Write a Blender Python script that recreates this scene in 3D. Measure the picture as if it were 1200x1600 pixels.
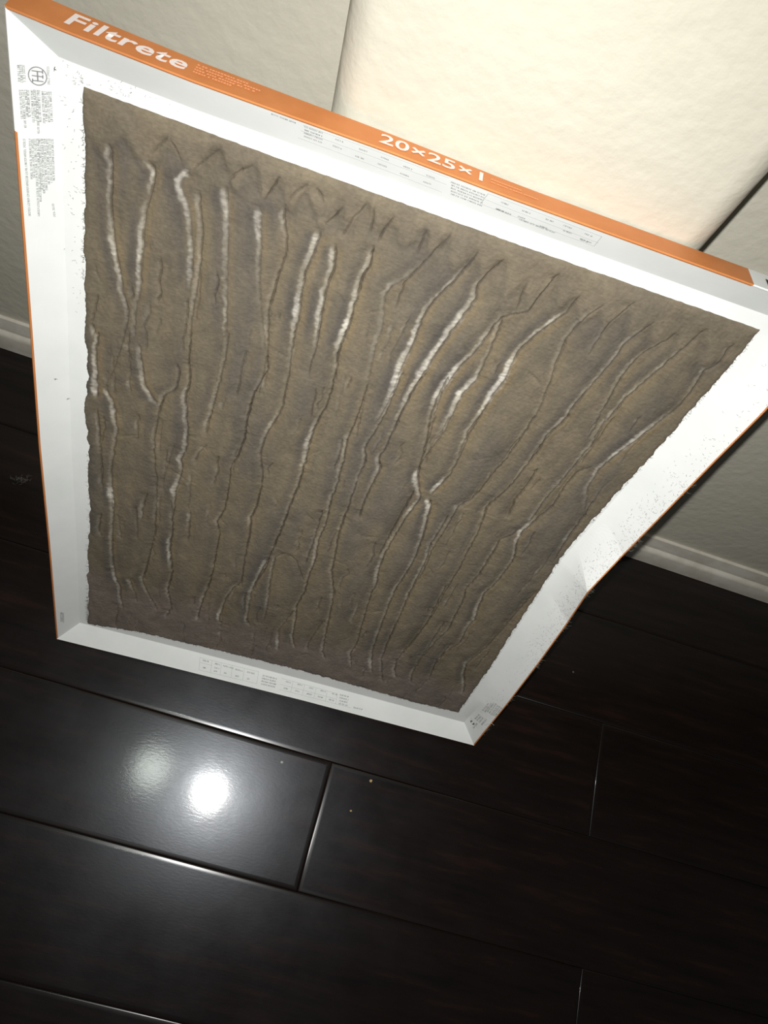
import bpy, bmesh, math, random
import numpy as np
from mathutils import Matrix, Vector

for ob in list(bpy.data.objects):
    bpy.data.objects.remove(ob, do_unlink=True)
scene = bpy.context.scene
COL = scene.collection

# ------------------------------------------------------------------ camera
cam_data = bpy.data.cameras.new('camera')
cam_data.sensor_fit = 'VERTICAL'
cam_data.sensor_height = 24.0
cam_data.lens = 1121.77 / 1600 * 24.0
cam_data.clip_start = 0.01
cam = bpy.data.objects.new('camera', cam_data)
COL.objects.link(cam)
CAM_ROT = Matrix.Rotation(-0.23941, 4, 'Z') @ Matrix.Rotation(0.43656, 4, 'X') @ Matrix.Rotation(0.53445, 4, 'Z')
cam.matrix_world = Matrix.Translation((0, 0, 0.880)) @ CAM_ROT
scene.camera = cam

# ------------------------------------------------------------------ world, lights, exposure
world = bpy.data.worlds.new('world')
scene.world = world
world.use_nodes = True
bg = world.node_tree.nodes['Background']
bg.inputs['Color'].default_value = (1.0, 0.95, 0.9, 1)
bg.inputs['Strength'].default_value = 0.045

flash_data = bpy.data.lights.new('phone_flash', 'AREA')      # the phone's LED, two centimetres from its lens
flash_data.shape = 'DISK'
flash_data.size = 0.009
flash_data.energy = 3.18
flash_data.spread = math.radians(135)
flash_data.color = (1.0, 0.985, 0.955)
flash = bpy.data.objects.new('phone_flash', flash_data)
flash.matrix_world = cam.matrix_world @ Matrix.Translation((-0.0100, 0.0130, 0.0))
COL.objects.link(flash)

lamp_data = bpy.data.lights.new('added_glint_light', 'POINT')     # added unseen light overhead, for a second floor glint and slight fill
lamp_data.energy = 5.0
lamp_data.shadow_soft_size = 0.07
lamp_data.color = (0.92, 1.0, 0.9)
lamp = bpy.data.objects.new('added_glint_light', lamp_data)
lamp.location = (-0.278, 0.043, 2.38)
COL.objects.link(lamp)

scene.view_settings.view_transform = 'Standard'
scene.view_settings.look = 'None'
scene.view_settings.gamma = 1.0
scene.view_settings.use_curve_mapping = False
scene.view_settings.exposure = 0.0

PLEATS = [
[0.5,500,5692,0.7,511,5585,0.7,519,5438,0.6,508,5319,0.5,521,5171,0.6,547,4996,0.9,576,4862,0.8,607,4672,0.6,644,4553,0.4,624,4408,0.2,609,4317,0.1,578,4159,0.1,541,3992,0.0,498,3881,0.0],
[0.3,723,5677,0.9,781,5599,0.9,753,5446,0.3,727,5331,0.6,721,5105,0.9,718,4889,0.8,718,4738,0.6,694,4625,0.3,692,4489,0.4,691,4348,0.4],
[0.2,989,5719,0.5,973,5674,0.8,935,5591,0.8,960,5529,0.8,1002,5449,0.7,1031,5295,0.6,1056,5132,0.7,1056,5012,0.7,1057,4876,0.3],
[0.5,1056,5582,0.5,1067,5471,0.4,1097,5319,0.4,1105,5126,0.5,1104,4968,0.6,1097,4801,0.4,1087,4664,0.3,1089,4499,0.3],
[0.3,1216,5678,0.8,1236,5552,0.9,1263,5378,0.5,1293,5099,0.4,1315,4920,0.5,1333,4730,0.5,1344,4596,0.4],
[0.3,1431,5620,0.9,1460,5502,0.7,1483,5355,0.6,1497,5197,0.3,1530,5025,0.2,1586,4784,0.2,1635,4593,0.2,1667,4577,0.1],
[0.5,389,5573,0.0,438,5657,0.0,510,5728,0.0,590,5774,0.0],
[0.6,844,5850,0.0,782,5764,0.0,727,5698,0.0],
[0.6,1157,5881,0.0,1070,5786,0.0,1000,5703,0.0],
[0.6,1364,5852,0.0,1301,5816,0.0,1207,5705,0.0],
[0.4,844,5850,0.0,896,5784,0.0,939,5731,0.0],
[0.5,791,5582,0.0,871,5580,0.0,922,5567,0.0],
[0.6,1573,5680,0.5,1589,5591,0.5,1628,5496,0.3,1641,5366,0.1,1620,5181,0.3,1606,5040,0.4,1601,4936,0.3,1619,4796,0.4,1650,4642,0.2,1651,4453,0.1,1651,4301,0.1,1653,4175,0.1],
[0.7,1823,5588,1.0,1819,5464,0.7,1805,5379,0.7,1790,5267,0.5,1790,5133,0.8,1813,4962,1.0,1810,4828,0.6,1819,4664,0.3,1828,4522,0.2,1843,4376,0.1],
[0.6,1934,5539,0.8,1964,5390,0.7,1952,5278,0.5,1950,5142,0.8,1961,4992,0.9,1970,4874,0.7,1979,4725,0.2,1974,4608,0.2,1986,4493,0.1],
[0.8,2167,5622,0.3,2169,5556,0.5,2184,5481,0.6,2152,5399,0.5,2154,5267,0.7,2159,5118,0.9,2158,4986,1.0,2141,4843,0.9,2144,4731,0.4,2179,4508,0.2],
[0.3,2498,5618,0.2,2425,5475,0.4,2359,5403,0.5,2332,5308,0.3,2378,5109,0.4,2382,4976,0.4,2389,4782,0.3,2414,4600,0.2],
[0.6,2585,5826,0.0,2498,5618,0.2,2425,5439,0.2,2426,5255,0.1],
[0.7,2797,5814,0.0,2772,5694,0.4,2715,5557,0.5,2655,5415,0.5,2623,5289,0.7,2618,5190,0.8,2620,5035,0.9,2602,4841,0.9,2604,4670,0.9,2601,4540,0.6,2589,4403,0.4,2569,4286,0.3],
[0.8,2967,5811,0.0,2915,5698,0.2,2872,5575,0.6,2900,5505,0.7,2876,5373,0.8,2835,5228,0.9,2795,5010,0.9,2778,4885,1.0,2759,4792,1.0,2750,4727,0.9,2727,4538,0.5,2711,4315,0.3],
[0.7,1523,5844,0.0,1508,5819,0.0,1461,5682,0.0],
[0.6,1698,5860,0.0,1641,5800,0.0,1587,5716,0.0],
[0.6,1698,5860,0.0,1752,5844,0.0,1819,5766,0.0],
[0.8,1918,5780,0.0,1885,5705,0.0,1846,5649,0.0],
[0.5,2060,5860,0.0,1994,5723,0.0,1961,5604,0.0],
[0.7,2239,5840,0.0,2205,5744,0.1,2180,5649,0.2],
[0.6,2448,5830,0.0,2440,5664,0.0],
[0.4,2102,5854,0.0,2119,5756,0.0,2121,5672,0.0],
[0.7,3323,5837,0.0,3284,5687,0.2,3248,5522,0.2,3114,5440,0.3,3087,5345,0.4,3076,5253,0.6,3038,5103,0.7,2990,4967,0.9,2958,4833,1.0,2943,4702,0.9,2955,4550,0.7,2964,4334,0.4],
[0.5,3159,5720,0.0,3173,5606,0.0,3180,5507,0.2],
[0.6,3114,5440,0.2,3128,5361,0.5,3139,5049,0.4,3136,4903,0.8,3088,4759,1.0,3084,4601,0.8,3078,4380,0.5,3065,4232,0.3],
[0.7,3511,5751,0.0,3493,5603,0.3,3438,5520,0.8,3391,5417,0.8,3327,5259,0.6,3311,5115,0.9,3329,4979,1.0,3294,4841,1.0,3285,4682,0.8,3257,4481,0.6,3266,4167,0.5],
[0.5,3677,5753,0.0,3612,5627,0.3,3572,5442,0.4,3588,5269,0.4,3622,5093,0.3,3649,4905,0.2,3657,4752,0.2,3623,4490,0.1,3595,4244,0.1],
[0.4,3845,5835,0.0,3773,5645,0.2,3766,5515,0.3,3759,5380,0.2],
[0.6,4031,5742,0.0,3991,5665,0.4,3946,5540,0.5,3937,5380,0.5,3904,5180,0.5,3876,4995,0.5,3864,4809,0.6,3829,4659,0.5,3804,4479,0.5,3804,4332,0.4],
[0.6,4209,5715,0.0,4148,5595,0.4,4078,5480,0.5,4055,5311,0.5,4065,5146,0.4,4076,4973,0.3,4092,4821,0.3,4104,4716,0.2],
[0.6,4357,5813,0.0,4321,5661,0.3,4277,5512,0.5,4231,5355,0.6,4178,5166,0.6,4156,4979,0.6,4139,4894,0.6,4155,4764,0.4,4170,4631,0.3,4141,4473,0.4],
[0.7,4573,5779,0.3,4590,5610,0.3,4535,5543,0.5,4552,5362,0.4,4540,5185,0.4,4485,5033,0.6,4454,4941,0.9,4418,4817,0.9,4363,4682,0.8,4331,4537,0.7],
[0.3,2601,5870,0.0,2573,5752,0.0,2553,5708,0.0],
[0.8,2967,4506,0.2,3006,4121,0.2,3014,3952,0.1],
[0.6,3072,4548,0.4,3057,4246,0.3,3024,4065,0.3,3012,3908,0.2],
[0.8,3279,4632,0.5,3266,4433,0.5,3279,4193,0.4,3279,3976,0.3,3247,3838,1.0,3215,3719,0.7],
[0.7,3207,3668,1.0,3257,3545,0.9,3280,3353,0.7,3311,3101,0.6,3327,2942,0.5],
[0.8,3649,4780,0.2,3647,4549,0.3,3624,4316,0.3,3585,4105,0.2,3563,3916,0.1,3532,3785,0.2,3455,3655,0.4,3458,3483,0.3,3447,3271,0.3,3436,3048,0.4,3457,2770,0.4,3453,2555,0.4],
[0.9,3880,4873,0.6,3858,4752,0.6,3807,4634,0.5,3825,4482,0.4,3808,4329,0.4,3784,4168,0.3,3765,4025,0.2,3722,3891,0.3,3687,3732,0.4,3708,3594,0.3,3733,3399,0.3,3738,3157,0.2,3752,2877,0.2,3745,2537,0.3,3760,2216,0.2,3746,1966,0.1,3730,1703,0.1],
[0.8,3886,4298,0.0,3889,4078,0.0,3866,3906,0.0,3891,3711,0.0],
[0.6,4136,4940,0.5,4139,4809,0.4,4163,4662,0.5,4133,4507,0.4,4120,4310,0.4,4089,4073,0.4,4083,3906,0.4,4078,3732,0.5],
[0.8,4251,4494,0.0,4186,4403,0.1,4161,4195,0.1,4171,3968,0.1,4125,3815,0.3,4097,3690,0.8,4068,3601,0.9,4082,3450,0.7,4146,3261,0.4,4147,3090,0.4,4142,2881,0.4,4095,2672,0.5,4122,2459,0.7,4166,2244,0.7,4144,2093,0.5,4169,1812,0.3,4086,1579,0.3,4068,1329,0.4,4091,1133,0.2],
[0.8,4049,3643,0.4,3999,3518,0.2,3934,3423,0.3,3947,3308,0.5,3949,3170,0.4,3945,2908,0.3,3913,2649,0.2,3948,2506,0.3,3970,2182,0.4,3985,1978,0.4,3929,1729,0.3,3900,1443,0.3,3872,1268,0.3],
[0.5,4341,4594,0.7,4317,4458,0.6,4326,4288,0.5,4367,4193,0.4,4435,4012,0.1],
[0.8,4434,4176,0.0,4452,3946,0.1,4453,3670,0.6,4459,3514,0.2,4470,3382,0.0],
[0.7,4514,2935,0.0,4494,2640,0.1,4481,2400,0.2,4472,2185,0.2,4453,1882,0.2,4412,1668,0.3,4366,1485,0.6,4418,1263,0.6,4508,1052,0.6,4555,898,0.4],
[0.7,1834,4494,0.2,1844,4146,0.2,1832,4037,0.5,1796,3916,0.6,1763,3770,0.4,1759,3585,0.2,1804,3413,0.2,1826,3222,0.1,1831,2960,0.1],
[0.7,2059,4411,0.0,2066,4234,0.0,2075,4114,0.0],
[0.9,2157,4620,0.2,2170,4435,0.2,2165,4254,0.2,2139,4119,0.4,2119,3982,0.7,2119,3827,0.8,2128,3621,0.6,2126,3325,0.3,2106,3107,0.3,2098,2855,0.4,2072,2581,0.2,2052,2358,0.1,2041,2128,0.2,1988,1885,0.2],
[0.9,2412,4607,0.1,2413,4373,0.1,2411,4165,0.1,2396,4030,0.5,2419,3837,0.5,2436,3558,0.4,2432,3275,0.5,2456,3014,0.3,2440,2748,0.6,2475,2457,0.7,2464,2226,0.5,2476,1924,0.3,2446,1657,0.4,2483,1410,0.4,2510,1103,0.7,2585,888,0.6],
[0.6,2359,4015,0.5,2376,3910,0.3,2378,3655,0.1],
[0.7,2388,3149,0.1,2400,2670,0.4,2397,2358,0.2],
[0.8,2623,4801,1.0,2616,4649,0.9,2612,4453,0.5,2598,4283,0.3,2568,4100,0.3,2550,3982,0.5,2591,3862,0.4,2582,3669,0.3,2587,3446,0.3,2590,3184,0.3,2594,2905,0.3,2630,2591,0.3,2658,2349,0.4,2755,2022,0.4,2795,1716,0.4,2828,1384,0.4,2872,992,0.6,2938,852,0.4],
[0.8,2783,4845,1.0,2740,4698,0.9,2725,4498,0.6,2716,4268,0.3,2705,4024,0.2,2684,3924,0.5,2729,3826,0.6,2716,3627,0.4,2702,3418,0.3,2710,3182,0.1],
[0.9,2941,4870,0.9,2932,4678,0.9,2937,4482,0.5,2989,4208,0.2,3018,3994,0.1,3036,3861,0.9,3079,3758,0.8,3137,3633,0.4,3112,3492,0.8,3092,3323,0.4,3071,3090,0.4,3056,2817,0.5,3068,2573,0.6,3108,2362,0.5,3096,2220,0.2,3135,1807,0.3,3187,1280,0.1,3166,1100,0.7,3245,833,0.5],
[0.8,3062,3701,0.0,3048,3464,0.0,3032,3158,0.0,3013,2767,0.0],
[0.8,3223,3644,1.0,3253,3528,0.8,3301,3221,0.5,3327,2941,0.5,3320,2658,0.4,3303,2387,0.6,3313,2078,0.4,3344,1603,0.4,3376,1251,0.4,3429,1018,0.8,3494,827,0.5],
[0.7,3418,3547,0.3,3414,3300,0.4,3400,3123,0.5,3437,2901,0.4,3442,2651,0.6,3447,2319,0.5,3462,2005,0.3,3481,1511,0.3,3508,1147,0.5,3654,678,0.3],
[0.8,3730,2656,0.4,3734,2387,0.3,3753,1962,0.1,3714,1548,0.1,3668,1187,0.2,3706,985,0.6,3774,837,0.4],
[0.6,3914,2116,0.2,3895,1801,0.3,3892,1346,0.2,3899,1041,0.6,3942,833,0.3],
[0.5,4080,1653,0.1,4060,1391,0.2,4111,970,0.2],
[0.5,2191,2453,0.0,2304,2379,0.0,2376,2218,0.0,2428,2109,0.0],
[0.5,2191,2453,0.0,2112,2354,0.4,2104,2286,0.5,2119,1963,0.4,2155,1627,0.5,2173,1257,0.3],
[0.5,2440,1580,0.0,2346,1143,0.3,2390,959,0.9,2415,758,0.6],
[0.5,2768,1551,0.0,2696,1072,0.3,2718,913,0.4],
[0.7,426,4305,0.5,404,4072,0.8,417,3933,0.8,408,3722,1.0,412,3645,0.5],
[0.6,475,3787,0.7,536,3655,0.8,552,3540,0.8,577,3383,0.6,548,3152,0.4,526,2864,0.4,537,2546,1.0,555,2424,0.6,549,2149,0.5,542,1857,0.7,554,1556,0.5,596,1282,0.9,637,1166,0.6,652,892,0.7,685,762,0.3],
[0.6,407,3523,0.4,421,3319,0.5,428,3147,0.4,436,2968,0.0,440,2681,0.0],
[0.5,460,3482,0.0,468,3360,0.0,436,3151,0.0],
[0.5,442,2267,0.3,414,2004,0.5,441,1914,0.4],
[0.7,725,4317,0.6,750,4206,0.5,771,4034,0.7,798,3914,0.8,847,3818,0.8,895,3758,0.6],
[0.7,1012,4236,0.3,1034,4137,0.2,1016,3981,0.3,947,3896,0.5,909,3784,0.5,901,3660,0.1,887,3467,0.4,891,3249,0.2,931,2939,0.1,947,2646,0.2,948,2462,0.4,946,2155,0.0,914,1845,0.0,881,1515,0.4,858,1372,0.6,913,1229,0.6,981,1051,0.3,1039,898,0.1],
[0.6,857,2735,0.0,823,2514,0.6,821,2325,0.6],
[0.8,1092,4556,0.2,1089,4336,0.1,1119,4078,0.3,1092,3954,0.6,1121,3789,0.5,1150,3616,0.6,1153,3402,0.6,1124,3256,0.8,1143,3124,0.3,1104,2866,0.9,1111,2639,0.2,1097,2473,0.5,1118,2289,0.2,1103,2110,0.9,1119,1877,0.8,1153,1642,0.2,1125,1330,0.7,1187,1006,0.1,1138,797,0.8],
[0.6,1356,4656,0.3,1362,4441,0.4,1345,4222,0.3,1330,4029,0.5,1318,3868,0.4,1294,3737,0.5,1291,3610,0.1],
[0.3,1317,3514,0.2,1264,3404,0.4,1230,3254,0.3],
[0.4,1250,2647,0.6,1261,2409,0.3,1262,2182,0.1],
[0.9,1648,4602,0.2,1675,4440,0.2,1614,4179,0.3,1595,3959,0.2,1606,3718,0.0,1582,3492,0.0,1543,3362,0.0,1552,3033,0.0,1549,2778,0.1,1508,2601,0.5,1547,2425,0.1,1543,2133,0.2,1549,1827,0.2,1530,1556,0.3,1503,1338,0.6,1484,1115,0.2,1481,928,0.9],
[0.8,1826,3224,0.0,1819,2948,0.2,1796,2755,0.6,1818,2546,0.1,1822,2201,0.1,1850,1807,0.1,1780,1675,0.5,1730,1447,0.3,1703,1075,0.9,1750,948,0.4],
[0.6,2049,2305,0.6,2015,2106,0.7,1968,1731,0.6,1978,1462,0.5,1998,1183,0.8,2043,1093,0.5],
[0.4,731,1346,0.9,744,1251,0.7,798,1105,0.2,812,970,0.1],
[0.5,374,4369,0.3,391,4320,0.6,402,4238,0.6],
[0.4,422,4616,0.0,392,4445,0.1,374,4369,0.2]]
OUTLINE = {"top":[[0.0339,0.595],[0.1356,0.5934],[0.2894,0.5919],[0.4669,0.5915]],"left":[[0.0339,0.595],[0.0339,0.5336],[0.0317,0.4631],[0.033,0.4019],[0.0337,0.3835],[0.0289,0.3462],[0.0326,0.3135],[0.0324,0.2213],[0.0289,0.1169],[0.0282,0.0235]],"right":[[0.4679,0.5919],[0.4672,0.5642],[0.4654,0.5354],[0.4634,0.499],[0.4605,0.4604],[0.4559,0.4163],[0.4518,0.354],[0.4547,0.2862],[0.4584,0.2209],[0.4622,0.1623],[0.4658,0.0463]],"bottom":[[0.0282,0.0235],[0.0879,0.0355],[0.1465,0.0394],[0.2071,0.0431],[0.2757,0.046],[0.3429,0.0451],[0.4064,0.043],[0.4658,0.0463]]}
MARKS = {
'left': [[0.5994,0.192,0.5902,0.192],[0.5996,0.241,0.5904,0.243],[0.5998,0.291,0.5906,0.294],[0.6009,0.773,0.5905,0.782],[0.5865,0.195,0.5702,0.195],[0.5867,0.246,0.566,0.248],[0.5869,0.303,0.5712,0.306],[0.587,0.348,0.572,0.352],[0.5873,0.426,0.5693,0.419],[0.5875,0.478,0.5702,0.473],[0.5876,0.523,0.5633,0.518],[0.5877,0.568,0.5697,0.566],[0.5873,0.645,0.5692,0.646],[0.5875,0.698,0.5704,0.7],[0.5876,0.751,0.5702,0.754],[0.5878,0.803,0.5707,0.808],[0.5596,0.204,0.5101,0.21],[0.5599,0.324,0.5346,0.311],[0.56,0.378,0.5359,0.368],[0.5601,0.432,0.5111,0.416],[0.5603,0.486,0.5207,0.477],[0.5604,0.527,0.5283,0.521],[0.5605,0.582,0.5267,0.566],[0.5606,0.636,0.5276,0.624],[0.5607,0.691,0.5327,0.683],[0.5609,0.746,0.5336,0.741],[0.561,0.801,0.5345,0.799],[0.5201,0.753,0.5105,0.783],[0.0523,0.264,0.0331,0.248],[0.0516,0.313,0.0324,0.299],[0.0496,0.361,0.0303,0.347]],
'top': [[0.1434,0.159,0.158,0.173],[0.162,0.185,0.1731,0.191],[0.1621,0.298,0.1733,0.304],[0.1622,0.412,0.1734,0.418],[0.1623,0.528,0.1736,0.534],[0.1802,0.236,0.1854,0.244],[0.1792,0.498,0.1845,0.507],[0.1941,0.275,0.1994,0.284],[0.1927,0.58,0.1981,0.59],[0.207,0.294,0.2124,0.3],[0.2061,0.569,0.2116,0.577],[0.2205,0.316,0.2259,0.318],[0.2199,0.617,0.2254,0.621],[0.2341,0.334,0.2396,0.337],[0.234,0.605,0.2396,0.609],[0.2797,0.285,0.2854,0.293],[0.2791,0.595,0.2848,0.603],[0.2931,0.311,0.2988,0.32],[0.2928,0.59,0.2986,0.599],[0.3075,0.313,0.3132,0.322],[0.3076,0.651,0.3135,0.661],[0.3188,0.312,0.3245,0.321],[0.3209,0.506,0.3267,0.515],[0.3325,0.339,0.3383,0.348],[0.3329,0.622,0.3388,0.631],[0.2487,0.242,0.27,0.256],[0.2494,0.348,0.2704,0.363],[0.2501,0.456,0.2709,0.471],[0.2508,0.566,0.2713,0.581],[0.2515,0.677,0.2718,0.693],[0.2945,0.688,0.3186,0.72],[0.2796,0.603,0.289,0.621],[0.3325,0.589,0.341,0.61]],
'bottom': [[0.1639,0.713,0.1714,0.714],[0.1664,0.387,0.1709,0.387],[0.1782,0.701,0.1842,0.701],[0.1787,0.518,0.1848,0.519],[0.1791,0.357,0.1836,0.358],[0.1878,0.7,0.1953,0.701],[0.1951,0.697,0.2011,0.698],[0.1909,0.388,0.1955,0.388],[0.2021,0.677,0.2112,0.679],[0.2045,0.384,0.2091,0.384],[0.216,0.695,0.2251,0.697],[0.2181,0.391,0.2227,0.392],[0.2621,0.705,0.2682,0.706],[0.2758,0.722,0.2819,0.723],[0.2898,0.702,0.2959,0.706],[0.3039,0.707,0.3101,0.711],[0.3176,0.707,0.3238,0.711],[0.2616,0.382,0.2677,0.382],[0.2753,0.398,0.2814,0.399],[0.2891,0.395,0.2953,0.398],[0.3028,0.397,0.309,0.401],[0.3163,0.394,0.3225,0.397],[0.2341,0.71,0.2515,0.72],[0.3269,0.751,0.3378,0.757],[0.2345,0.578,0.2519,0.588],[0.3274,0.611,0.3383,0.618],[0.2349,0.446,0.2523,0.456],[0.3279,0.472,0.3388,0.478],[0.2353,0.314,0.2528,0.324],[0.3284,0.332,0.3393,0.339],[0.3465,0.327,0.3579,0.341]],
'right': [[0.0444,0.738,0.0598,0.735],[0.0446,0.621,0.0599,0.619],[0.0447,0.503,0.0601,0.503],[0.0449,0.347,0.0621,0.344],[0.0711,0.743,0.093,0.757],[0.0712,0.627,0.0958,0.655],[0.075,0.541,0.0994,0.57],[0.0751,0.426,0.0995,0.457],[0.0752,0.312,0.0996,0.345],[0.0771,0.231,0.1005,0.25],[0.0781,0.134,0.1006,0.138],[0.0259,0.531,0.0418,0.53]],
'top_lines': [[0.1613,0.146,0.2469,0.131],[0.1603,0.373,0.247,0.396],[0.159,0.662,0.2464,0.746],[0.2708,0.152,0.3421,0.219],[0.2708,0.405,0.3435,0.505],[0.2697,0.636,0.3429,0.693],[0.3421,0.219,0.3429,0.693],[0.2708,0.152,0.2697,0.636]],
'bottom_lines': [[0.1598,0.801,0.2294,0.834],[0.1627,0.23,0.2311,0.267],[0.1613,0.583,0.1753,0.576],[0.174,0.824,0.1762,0.24],[0.2287,0.826,0.2303,0.275],[0.2563,0.802,0.3237,0.764],[0.2561,0.514,0.3233,0.502],[0.2571,0.261,0.3437,0.274],[0.1598,0.801,0.1627,0.23],[0.185,0.804,0.1873,0.263],[0.1978,0.813,0.2,0.272],[0.2121,0.809,0.2137,0.258],[0.2701,0.79,0.2709,0.257],[0.284,0.778,0.2846,0.273],[0.298,0.77,0.2986,0.265],[0.3113,0.756,0.3126,0.257],[0.3237,0.764,0.3251,0.264]]}
TOPW = [(0, 0.0005), (0.03, -0.001), (0.1, -0.003), (0.21, -0.0032), (0.28, -0.0045), (0.5, -0.0052)]
BOTW = [(0, -0.001), (0.095, 0.002), (0.155, 0.0035), (0.287, 0.0065), (0.5, 0.0066)]
LEFTW = [(0, -0.0023), (0.175, -0.002), (0.305, -0.0029), (0.43, -0.0015), (0.627, 0)]
RIGHTW = [(0, 0.002), (0.118, -0.001), (0.2, -0.0044), (0.265, -0.0083), (0.3175, -0.0122), (0.3368, -0.0136), (0.382, -0.0106), (0.44, -0.0066), (0.4988, -0.003), (0.55, 0.001), (0.627, 0.001)]
ZIGZAG = [[0.0344,0.5756],[0.0477,0.5596],[0.059,0.5776],[0.0726,0.5616],[0.0842,0.5849],[0.1009,0.5689],[0.1157,0.5881],[0.127,0.5693],[0.1362,0.5853],[0.1452,0.5685],[0.1521,0.5845],[0.1619,0.5685],[0.1697,0.5858],[0.1816,0.5621],[0.1916,0.5781],[0.1997,0.5621],[0.2058,0.5859],[0.2162,0.5683],[0.2246,0.5843],[0.2357,0.567],[0.2448,0.583],[0.2526,0.5667],[0.2583,0.5827],[0.27,0.5657],[0.2797,0.5817],[0.2891,0.5651],[0.2965,0.5811],[0.3073,0.5562],[0.316,0.5722],[0.3252,0.5562],[0.3324,0.5837],[0.3427,0.5592],[0.3511,0.5752],[0.3603,0.5591],[0.3676,0.5751],[0.377,0.5591],[0.3845,0.5833],[0.3949,0.5583],[0.4032,0.5743],[0.4131,0.5554],[0.421,0.5714],[0.4293,0.5554],[0.4357,0.5815],[0.4519,0.554],[0.4662,0.57]]

# ------------------------------------------------------------------ helpers
def link(name, mesh, mats, parent=None, smooth=False, **props):
    ob = bpy.data.objects.new(name, mesh)
    COL.objects.link(ob)
    for m in (mats if isinstance(mats, (list, tuple)) else [mats]):
        mesh.materials.append(m)
    if smooth:
        mesh.polygons.foreach_set('use_smooth', [True] * len(mesh.polygons))
    if parent is not None:
        ob.parent = parent
    for k, v in props.items():
        ob[k] = v
    return ob

def mesh_of(verts, faces, name='mesh'):
    me = bpy.data.meshes.new(name)
    me.from_pydata([tuple(map(float, v)) for v in verts], [], faces)
    me.update()
    return me

class MB:
    """collects quads and strips for one mesh"""
    def __init__(self):
        self.v, self.f, self.m = [], [], []
    def quad(self, a, b, c, d, mi=0):
        n = len(self.v)
        self.v += [a, b, c, d]
        self.f.append((n, n + 1, n + 2, n + 3)); self.m.append(mi)
    def grid(self, rows, mi=0):
        """rows: list of equally long point lists; mi: int or function(i, j)"""
        n = len(self.v); k = len(rows[0])
        for r in rows:
            self.v += list(r)
        for i in range(len(rows) - 1):
            for j in range(k - 1):
                self.f.append((n + i*k + j, n + i*k + j + 1, n + (i+1)*k + j + 1, n + (i+1)*k + j))
                self.m.append(mi(i, j) if callable(mi) else mi)
    def mesh(self, name='mesh'):
        me = mesh_of(self.v, self.f, name)
        if any(self.m):
            me.polygons.foreach_set('material_index', self.m)
        return me

def mat(name, color, rough=0.5, spec=0.5):
    m = bpy.data.materials.new(name)
    m.use_nodes = True
    b = m.node_tree.nodes['Principled BSDF']
    b.inputs['Base Color'].default_value = (*color, 1)
    b.inputs['Roughness'].default_value = rough
    b.inputs['Specular IOR Level'].default_value = spec
    return m, m.node_tree, b

def node(nt, kind, **inp):
    n = nt.nodes.new(kind)
    for k, v in inp.items():
        n.inputs[k.replace('_', ' ')].default_value = v
    return n

def noise(nt, coord, scale, detail=4, rough=0.55, stretch=None):
    src = coord
    if stretch:
        mp = nt.nodes.new('ShaderNodeMapping')
        mp.inputs['Scale'].default_value = stretch
        nt.links.new(coord, mp.inputs['Vector']); src = mp.outputs['Vector']
    n = node(nt, 'ShaderNodeTexNoise', Scale=scale, Detail=detail, Roughness=rough)
    nt.links.new(src, n.inputs['Vector'])
    return n.outputs['Fac']

def ramp(nt, fac, stops):
    r = nt.nodes.new('ShaderNodeValToRGB')
    e = r.color_ramp.elements
    while len(e) < len(stops):
        e.new(0.5)
    for el, (p, c) in zip(e, stops):
        el.position = p
        el.color = (*c, 1) if len(c) == 3 else c
    nt.links.new(fac, r.inputs['Fac'])
    return r.outputs['Color']

def bump(nt, b, height, strength, dist):
    n = node(nt, 'ShaderNodeBump', Strength=strength, Distance=dist)
    nt.links.new(height, n.inputs['Height'])
    nt.links.new(n.outputs['Normal'], b.inputs['Normal'])
    return n

def objcoord(nt):
    return nt.nodes.new('ShaderNodeTexCoord').outputs['Object']

# ------------------------------------------------------------------ materials
def wall_paint():
    m, nt, b = mat('cream_orange_peel_paint', (0.72, 0.67, 0.55), 0.75, 0.25)
    co = objcoord(nt)
    n1 = noise(nt, co, 95, 3, 0.5)
    n2 = noise(nt, co, 30, 2, 0.5)
    mx = nt.nodes.new('ShaderNodeMath'); mx.operation = 'ADD'
    nt.links.new(n1, mx.inputs[0]); nt.links.new(n2, mx.inputs[1])
    bump(nt, b, mx.outputs[0], 0.55, 0.0016)
    smudge = noise(nt, co, 7, 4, 0.6)
    c = ramp(nt, smudge, [(0.3, (0.555, 0.53, 0.440)), (0.7, (0.60, 0.575, 0.482))])
    nt.links.new(c, b.inputs['Base Color'])
    return m

def trim_paint():
    m, nt, b = mat('white_gloss_trim_paint', (0.74, 0.71, 0.63), 0.4, 0.45)
    co = objcoord(nt)
    c = ramp(nt, noise(nt, co, 25, 5, 0.65), [(0.35, (0.62, 0.58, 0.49)), (0.6, (0.76, 0.73, 0.65))])
    nt.links.new(c, b.inputs['Base Color'])
    return m

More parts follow.
